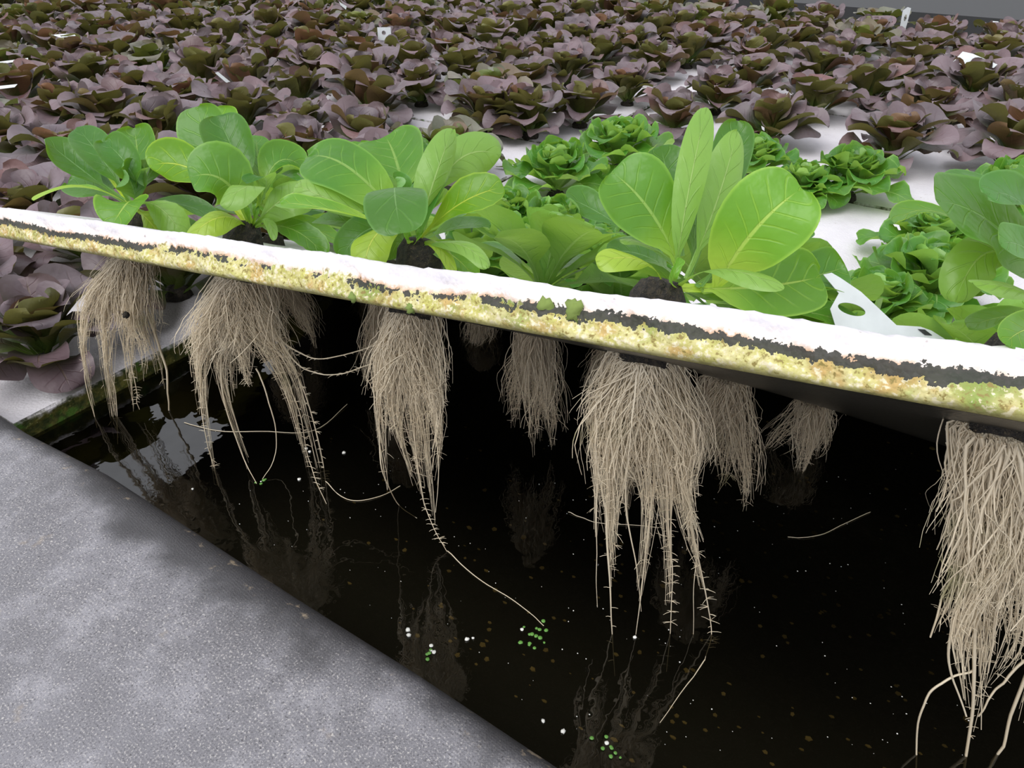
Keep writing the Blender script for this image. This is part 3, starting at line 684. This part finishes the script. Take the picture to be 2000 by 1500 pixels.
long_root(PL[4], 1.049, [(1900, 1310), (1830, 1340), (1795, 1400), (1788, 1500)], seed=29, r0=.0011, r1=.0008)
long_root(PL[4], 1.049, [(1930, 1000), (1905, 1250), (1900, 1380), (1880, 1520)], seed=30, r0=.0020, r1=.0012, comb=20)
long_root(PL[4], 1.049, [(2060, 1200), (2010, 1300), (1960, 1440), (1930, 1530)], seed=31, r0=.0018, r1=.001)
long_root(PL[4], 1.049, [(2000, 1290), (1950, 1340), (1910, 1400)], seed=32, r0=.0012, r1=.0007)
long_root(PL[4], 1.049, [(1700, 1000, .001), (1600, 1045, .001), (1540, 1050, .001)], seed=33, r0=.0005, r1=.0004)

# ------------------------------------------------------------------ second and third rows of the lifted raft
COLS = (.088, .328, .571, .81, 1.05)
R2 = ['behind the leftmost one', 'between the two leftmost', 'between the second and the middle one', 'left of the tallest one', 'left of the right picture edge']
for row, t in ((2, .34), (3, .58)):
    for k, s in enumerate(COLS):
        if row == 3 and k == 3: s += .05
        wv, nn = rframe(s)
        if row == 2:
            lb = 'second-row green lettuce of the lifted raft, ' + ['behind the leftmost plant', 'behind the second plant from left', 'behind and right of the middle plant', 'behind the tallest plant', 'behind the plant at right picture edge'][k]
        else:
            lb = 'small back-row green lettuce of the lifted raft, ' + ['nearly hidden at its left end', 'behind the second plant from left', 'behind the middle plant', 'left of the tallest plant', 'right of the tallest plant'][k]
        e = plant('green_lettuce', 'young' if row == 2 else 'butter', (k+row) % (4 if row == 2 else 3), R(s, t), (EV, wv, nn), rot=k*1.3+row, sc_=(.95, .95, .9, .95, .72)[k] if row == 2 else 1.05, tint=(1.0, 1.05, 1.1) if row == 2 else (.95, 1.0, 1.15), tj=.2)
        tag(e, lb, 'lettuce', 'green lettuces behind the lifted raft edge')
        if k == 4: continue
        top = R(s, t, -TH+.004); q = random.Random(k*7+row); lks = []
        for j in range(7):
            a = q.uniform(0, 2*PI); rr = q.uniform(.015, .045); ln = q.uniform(.11, .19) if row == 2 else q.uniform(.06, .12)
            d = rt*math.cos(a)*rr+fw*math.sin(a)*rr; lks.append([top+d*.6-zz*ln*.4, top+d-zz*ln*.75, top+d*1.1-zz*ln])
        root_mass(e, top, lks, 600 if row == 2 else 400, .023, .004, 60+k+row*10, core_len=.75, color=(.92, .9, .88))

# ------------------------------------------------------------------ green heads on the floating raft behind
GH = [((1085, 385), 'butter', 0, .98, 'compact dark green lettuce head right of the middle lifted plant, front one of a pair'),
      ((1205, 335), 'butter', 1, 1.02, 'compact dark green lettuce head with ruffled top, rear one of a pair'),
      ((1655, 388), 'butter', 2, .92, 'round green lettuce head standing on bare white raft right of the tallest plant'),
      ((1565, 395), 'butter', 0, .72, 'small dark green lettuce head touching the left side of a rounder head'),
      ((1805, 610), 'butter', 1, .98, 'green lettuce rosette with open heart seen from above beside the white tag'),
      ((1805, 520), 'butter', 2, .85, 'dark green lettuce head behind an open-hearted rosette at right'),
      ((1965, 425), 'butter', 0, .95, 'green lettuce head behind the broad leaves at right picture edge'),
      ((985, 470), 'butter', 1, .82, 'dark green lettuce head half hidden behind the middle plant right leaves'),
      ((1085, 505), 'butter', 0, .95, 'green lettuce head between the middle and tallest plants, heart facing up'),
      ((1145, 566), 'butter', 2, .9, 'low green lettuce head left of the tallest plant soil plug'),
      ((1005, 560), 'butter', 1, .95, 'low green lettuce head right of the middle plant soil plug'),
      ((1190, 470), 'butter', 0, .8, 'green lettuce head behind the left leaf of the tallest plant'),
      ((1700, 650), 'butter', 2, .8, 'low green lettuce head behind the white tag'),
      ((1470, 350), 'butter', 2, .8, 'dark green lettuce mostly hidden behind the tallest plant')]
for k, (px, kind, pk, s_, lb) in enumerate(GH):
    e = plant('green_butterhead', kind, pk, onz(*px, .03), None, rot=k*1.1, sc_=s_*1.15, tint=(1.1, 1.1, 1.3), tj=.16)
    tag(e, lb, 'lettuce', 'green lettuce heads on the raft behind')

# ------------------------------------------------------------------ red lettuces
RED = [((1225, 205), .85, 'small red lettuce with a yellowing leaf on bare white raft'), ((1460, 190), .95, 'red lettuce with large bent brown leaf on bare white raft'), ((1395, 222), .95, 'upright red lettuce with bare black stem behind the tallest green plant'),
       ((1132, 248), .92, 'red lettuce just behind the rear compact green head'), ((1310, 266), .85, 'red lettuce right of the rear compact green head'), ((1500, 285), 1.0, 'spreading red lettuce right of the tallest green leaf'),
       ((1590, 235), .95, 'red lettuce with folded pinkish lower leaf, right of centre'), ((1735, 325), 1.02, 'red lettuce touching the round green head, one leaf drooping on the raft'), ((1800, 262), 1.05, 'red lettuce with long drooping leaf over white raft at right'),
       ((1965, 330), 1.1, 'large red lettuce at right picture edge above the green leaves'), ((1975, 250), 1.0, 'red lettuce at right picture edge behind the large one'), ((1035, 268), 1.0, 'red lettuce with reddish leaf above the middle lifted plant'), ((950, 262), 1.0, 'red lettuce behind the top right leaves of the middle lifted plant')]
reds = []; cnt = 0
def red(base, s_, label, group, tint):
    global cnt
    e = plant('red_lettuce', 'red', cnt % 6, base, None, rot=random.uniform(0, 6.28), sc_=s_, tint=tint, tj=.18, lean=(random.uniform(-.08, .08), random.uniform(-.08, .08)))
    tag(e, label, 'lettuce', group); cnt += 1; return e
for px, s_, lb in RED: red(onz(*px, .03), s_*1.27, lb, 'red lettuces on open raft', (1, 1, 1))
cands = []
used = [onz(*px, .03) for px, *_ in RED] + [onz(*g[0], .03) for g in GH]
for xa, ya, row, k in rafts:
    for i in range(6):
        for j in range(3):
            b = np.array([xa+.12+.24*i+random.uniform(-.018, .018), ya+.12+.24*j+random.uniform(-.018, .018), .03])
            x, y, Z = proj(b)
            if Z < .3 or not (-130 < x < 2330 and -30 < y < 1100): continue
            if min(np.linalg.norm(b-u) for u in used) < .17: continue
            if row >= 1 and y > 240 and x > 960: continue
            cands.append((y, x, b, row, k, i, j))
cands.sort(key=lambda c: -c[0])

ZN = [(60, 'at the left picture edge'), (190, 'above the leftmost plant tips'), (330, 'above the leftmost plant heart'), (470, 'above the second plant'), (600, 'left above the middle plant'),
      (720, 'above the middle plant left half'), (850, 'above the middle plant right half'), (1000, 'right above the middle plant'), (1150, 'above the pair of compact green heads'), (1290, 'left above the tallest green leaf'),
      (1430, 'straight above the tallest green leaf'), (1560, 'right above the tallest green lettuce'), (1700, 'above the round green head'), (1850, 'above the bare white raft at right'), (9999, 'at the right picture edge')]
ORD = ['nearest', 'second nearest', 'third nearest', 'fourth nearest', 'fifth nearest', 'sixth nearest', 'seventh nearest', 'eighth nearest', 'ninth nearest', 'tenth nearest']
zc = {}
for n_, (y, x, b, row, k, i, j) in enumerate(cands):
    far = np.clip((110-y)/110, 0, 1)
    g = random.random() < .10+.35*far
    tint = (1.0, 1.3, .85) if g else (1, 1, 1)
    zn = next(t for lim, t in ZN if x < lim)
    if row == 0:
        i0 = zc.get('n', 0); zc['n'] = i0+1; gr = 'red lettuces on the near left raft'
        lb = ('%s red lettuce to the pond wall on the near left raft' % ORD[i0]) if i0 < 10 else 'red lettuce at the back of the near left raft'
    elif y > 20:
        i0 = zc.get(zn, 0); zc[zn] = i0+1; gr = 'red lettuces in the field'
        lb = ('%s red lettuce in the field %s' % (ORD[i0], zn)) if i0 < 10 else 'red lettuce in the farther rows %s' % zn
    else: lb, gr = 'small distant red lettuce by the top edge, %s' % zn, 'distant red lettuces'
    red(b, random.uniform(1.12, 1.38), lb, gr, tint)

# ------------------------------------------------------------------ plastic tags
def flat(name, outline, hole, o, ax, ay, mat, th=.0006):
    """flat plastic piece: outline (and hole) in metres on the plane o + ax*x + ay*y"""
    cu = bpy.data.curves.new(name, 'CURVE'); cu.dimensions = '2D'; cu.fill_mode = 'BOTH'; cu.extrude = th/2
    for pts in [outline]+([hole] if hole else []):
        sp = cu.splines.new('POLY'); sp.points.add(len(pts)-1); sp.use_cyclic_u = True
        for p, (x, y) in zip(sp.points, pts): p.co = (x, y, 0, 1)
    tmp = bpy.data.objects.new('tmp', cu); COL.objects.link(tmp)
    me = bpy.data.meshes.new_from_object(tmp.evaluated_get(bpy.context.evaluated_depsgraph_get())); bpy.data.objects.remove(tmp); bpy.data.curves.remove(cu)
    me.materials.clear(); me.materials.append(mat)
    ax = nrm(ax); n = nrm(np.cross(ax, ay)); ay2 = np.cross(n, ax)
    return link(name, me, None, mat4(ax, ay2, n, o))
def ell(cx, cy, a, b, n=20, rot=0): return [(cx+a*math.cos(t)*math.cos(rot)-b*math.sin(t)*math.sin(rot), cy+a*math.cos(t)*math.sin(rot)+b*math.sin(t)*math.cos(rot)) for t in np.linspace(0, 2*PI, n, endpoint=False)]
# big tag beside the tallest plant; its plane leans back like the raft
Zt = .66; o0 = P(1680, 610, Zt); k = Zt/FPX
pl = [(1617, 530), (1634, 526), (1650, 537), (1687, 567), (1713, 597), (1747, 637), (1793, 640), (1813, 648), (1845, 672), (1850, 700), (1660, 690), (1630, 650), (1622, 603), (1643, 570)]
tg = flat('plant_tag', [((x-1680)*k, -(y-610)*k) for x, y in pl], ell((1664-1680)*k, -(604-610)*k, 27*k, 12.5*k, 24, math.radians(-16)), o0, rt, CU*.96+CF*.28, M['plastic'])
tag(tg, 'white plastic plant tag with oval hole leaning behind the lifted raft edge', 'plant tag', 'white tags')
q4 = [(1786, 645), (1799, 646), (1812, 658), (1798, 657)]
bm_ = flat('printed_mark', [((x-1680)*k, -(y-610)*k) for x, y in q4], None, o0-CF*.0012, rt, CU*.96+CF*.28, M['black'], .0004)
wmx = bm_.matrix_basis.copy(); bm_.parent = tg; bm_.matrix_basis = tg.matrix_basis.inverted() @ wmx; bm_['label'] = 'small black printed bar'
def small_tag(label, px, outline, ax, ay, hole=None, z=.12):
    o = onz(*px, z); Z = proj(o)[2]; k = Z/FPX
    t = flat('plant_tag', [(x*k, y*k) for x, y in outline], [(x*k, y*k) for x, y in hole] if hole else None, o, ax, ay, M['plastic'])
    return tag(t, label, 'plant tag', 'white tags')
UPT = zz*.95+fw*.1
small_tag('square white tag with round hole standing among far red lettuces above the middle plant', (752, 84), [(-13, 28), (13, 28), (13, -40), (5, -40), (2, 4), (-13, 6)], rt, UPT, ell(-1, 18, 4, 4), .13)
small_tag('narrow white tag with a hole standing upright among far red lettuces, top right', (1764, 45), [(-5, -40), (5, -40), (8, 0), (9, 26), (2, 28), (-6, 22), (-5, 0)], rt, UPT, ell(2, 9, 2.5, 6), .13)
small_tag('crumpled white paper lying flat on red lettuces at upper right', (1900, 116), [(-40, -6), (-14, 22), (4, 16), (44, -14), (34, -24), (2, -16), (-10, -26)], rt, fw*.9+zz*.5, None, .16)
small_tag('long white stick-like tag lying slanted among red lettuces, upper left', (452, 166), [(-28, 22), (-22, 24), (28, -20), (26, -28), (20, -24)], rt, UPT, None, .14)
small_tag('small white scrap among far lettuces left of the square tag', (402, 70), [(-16, 10), (10, 2), (16, -8), (2, -6)], rt, UPT, None, .14)
small_tag('pale strip lying on far red lettuces at upper left', (122, 70), [(-24, 4), (18, 10), (26, 0), (0, -8)], rt, fw+zz*.3, None, .15)
small_tag('white strip at the left picture edge, upper of two', (16, 118), [(-30, -8), (36, 8), (38, 2), (-30, -18)], rt, fw+zz*.4, None, .15)
small_tag('white strip at the left picture edge, lower of two', (6, 168), [(-30, -4), (26, 6), (24, -4), (-30, -16)], rt, fw+zz*.4, None, .15)
small_tag('small white tag lying among lettuces near the top right corner', (1938, 46), [(-14, -8), (0, 8), (14, 6), (10, -6)], rt, fw+zz*.5, None, .15)
small_tag('tiny white scrap near the top edge left of centre', (671, 10), [(-8, 6), (6, -2), (4, -8), (-6, 0)], rt, UPT, None, .15)

# ------------------------------------------------------------------ small loose things
o = link('fallen_leaf', bent_leaf('fallen_leaf', M['red'], .05, .016, 4, -6, nv=8, nu=4, pf=.05, pw=.3, cup=.3), None, Matrix.Translation(Vector(onz(968, 326, .034))) @ Matrix.Rotation(YAW-1.85, 4, 'Z'), (1.2, 1.0, .8))
tag(o, 'single fallen brown leaf lying on white raft right of the middle plant', 'leaf')
o = link('soil_crumb', blob('soil_crumb', onfw(246, 616, R(.113, .1, -TH)-fw*.03), .0042, M['soil'], 3, (8, 6), .3)); tag(o, 'black soil crumb caught in the roots of the leftmost lettuce', 'soil')
pq = random.Random(5)
for i, (x, y) in enumerate(((605, 882), (598, 876), (584, 936), (797, 1230), (798, 1241), (912, 1248), (924, 1246), (1061, 1408), (1100, 1428), (1240, 1244), (672, 884), (376, 955))):
    o = link('perlite_granule', blob('perlite_granule', onz(x, y, .001), pq.uniform(.0014, .0026), M['perlite'], i, (7, 5), .3, .6))
    tag(o, 'tiny white perlite granule floating on the dark water', 'perlite', 'perlite granules')
def duck(label, px, n, spread, seed):
    q = random.Random(seed); c = onz(*px, .0012); e = bpy.data.objects.new('duckweed', None); COL.objects.link(e); e.location = Vector([float(v) for v in c]); e.empty_display_size = .005; bpy.context.view_layer.update()
    for i in range(n):
        x, y, r = q.gauss(0, spread), q.gauss(0, spread), q.uniform(.0012, .0026)
        link('frond', blob('frond', (x, y, 0), r, M['duckweed'] if q.random() < .75 else M['perlite'], i, (8, 4), .15, .25), e)
    tag(e, label, 'duckweed', 'duckweed')
duck('patch of duckweed floating below the middle plant roots', (1035, 1238), 16, .009, 1)
duck('small duckweed cluster near the pond wall at bottom', (1192, 1460), 9, .005, 2)
duck('little duckweed bit at the tip of the second plant root', (512, 940), 5, .004, 3)
duck('duckweed bit beside the pond wall with perlite grains', (838, 1272), 7, .005, 4)
for i, (x, y, s_, t_) in enumerate(((1234, 1243, .81, .1), (1246, 1248, .81, .1), (1283, 1007, .81, .1), (331, 801, .113, .1), (229, 824, .113, .1), (1167, 1103, .81, .1))):
    o = link('water_drop', blob('water_drop', onfw(x, y, R(s_, t_)), .0018 if i < 3 else .0012, M['drop'], i, (10, 8), 0, 1.15))
    tag(o, ['clear drop hanging from a root tip of the tallest plant, left of two', 'clear drop on a root tip of the tallest plant, right of two', 'clear drop caught midway in the tallest plant roots', 'clear drop at a root end of the leftmost plant near the water', 'clear drop on a thin long root of the leftmost plant', 'tiny clear drop on the left outer root of the tallest plant'][i], 'water drop', 'water drops')
# uncountable specks: on the pond bottom and afloat
def specks(name, label, n, z0, z1, r0, r1, mat, seed, region):
    q = random.Random(seed); vs, fs = [], []
    for i in range(n):
        for _ in range(50):
            x, y = q.uniform(*region[0]), q.uniform(*region[1])
            if y < 785+.606*x-30 or y > 1540: break
        p = onz(x, y, q.uniform(z0, z1)); r = q.uniform(r0, r1); b = len(vs); a0 = q.uniform(0, 6); el = q.uniform(.4, 1)
        for z in (-r*.2, r*.2):
            for a in range(5): vs.append((p[0]+r*math.cos(a0+a*1.257)*q.uniform(.7, 1.2), p[1]+r*el*math.sin(a0+a*1.257)*q.uniform(.7, 1.2), p[2]+z))
        fs += [tuple(b+4-a for a in range(5)), tuple(b+5+a for a in range(5))]+[(b+a, b+(a+1) % 5, b+5+(a+1) % 5, b+5+a) for a in range(5)]
    o = link(name, mesh(name, vs, fs, mat, smooth=False)); tag(o, label, 'debris', kind='stuff')
specks('bottom_debris', 'brown leaf crumbs lying deep in the dark water', 260, -.16, -.05, .0012, .0042, M['debris'], 1, ((600, 1900), (820, 1520)))
specks('floating_specks', 'fine pale specks floating on the dark water', 170, .0002, .0006, .0003, .0008, M['perlite'], 2, ((350, 1950), (830, 1510)))
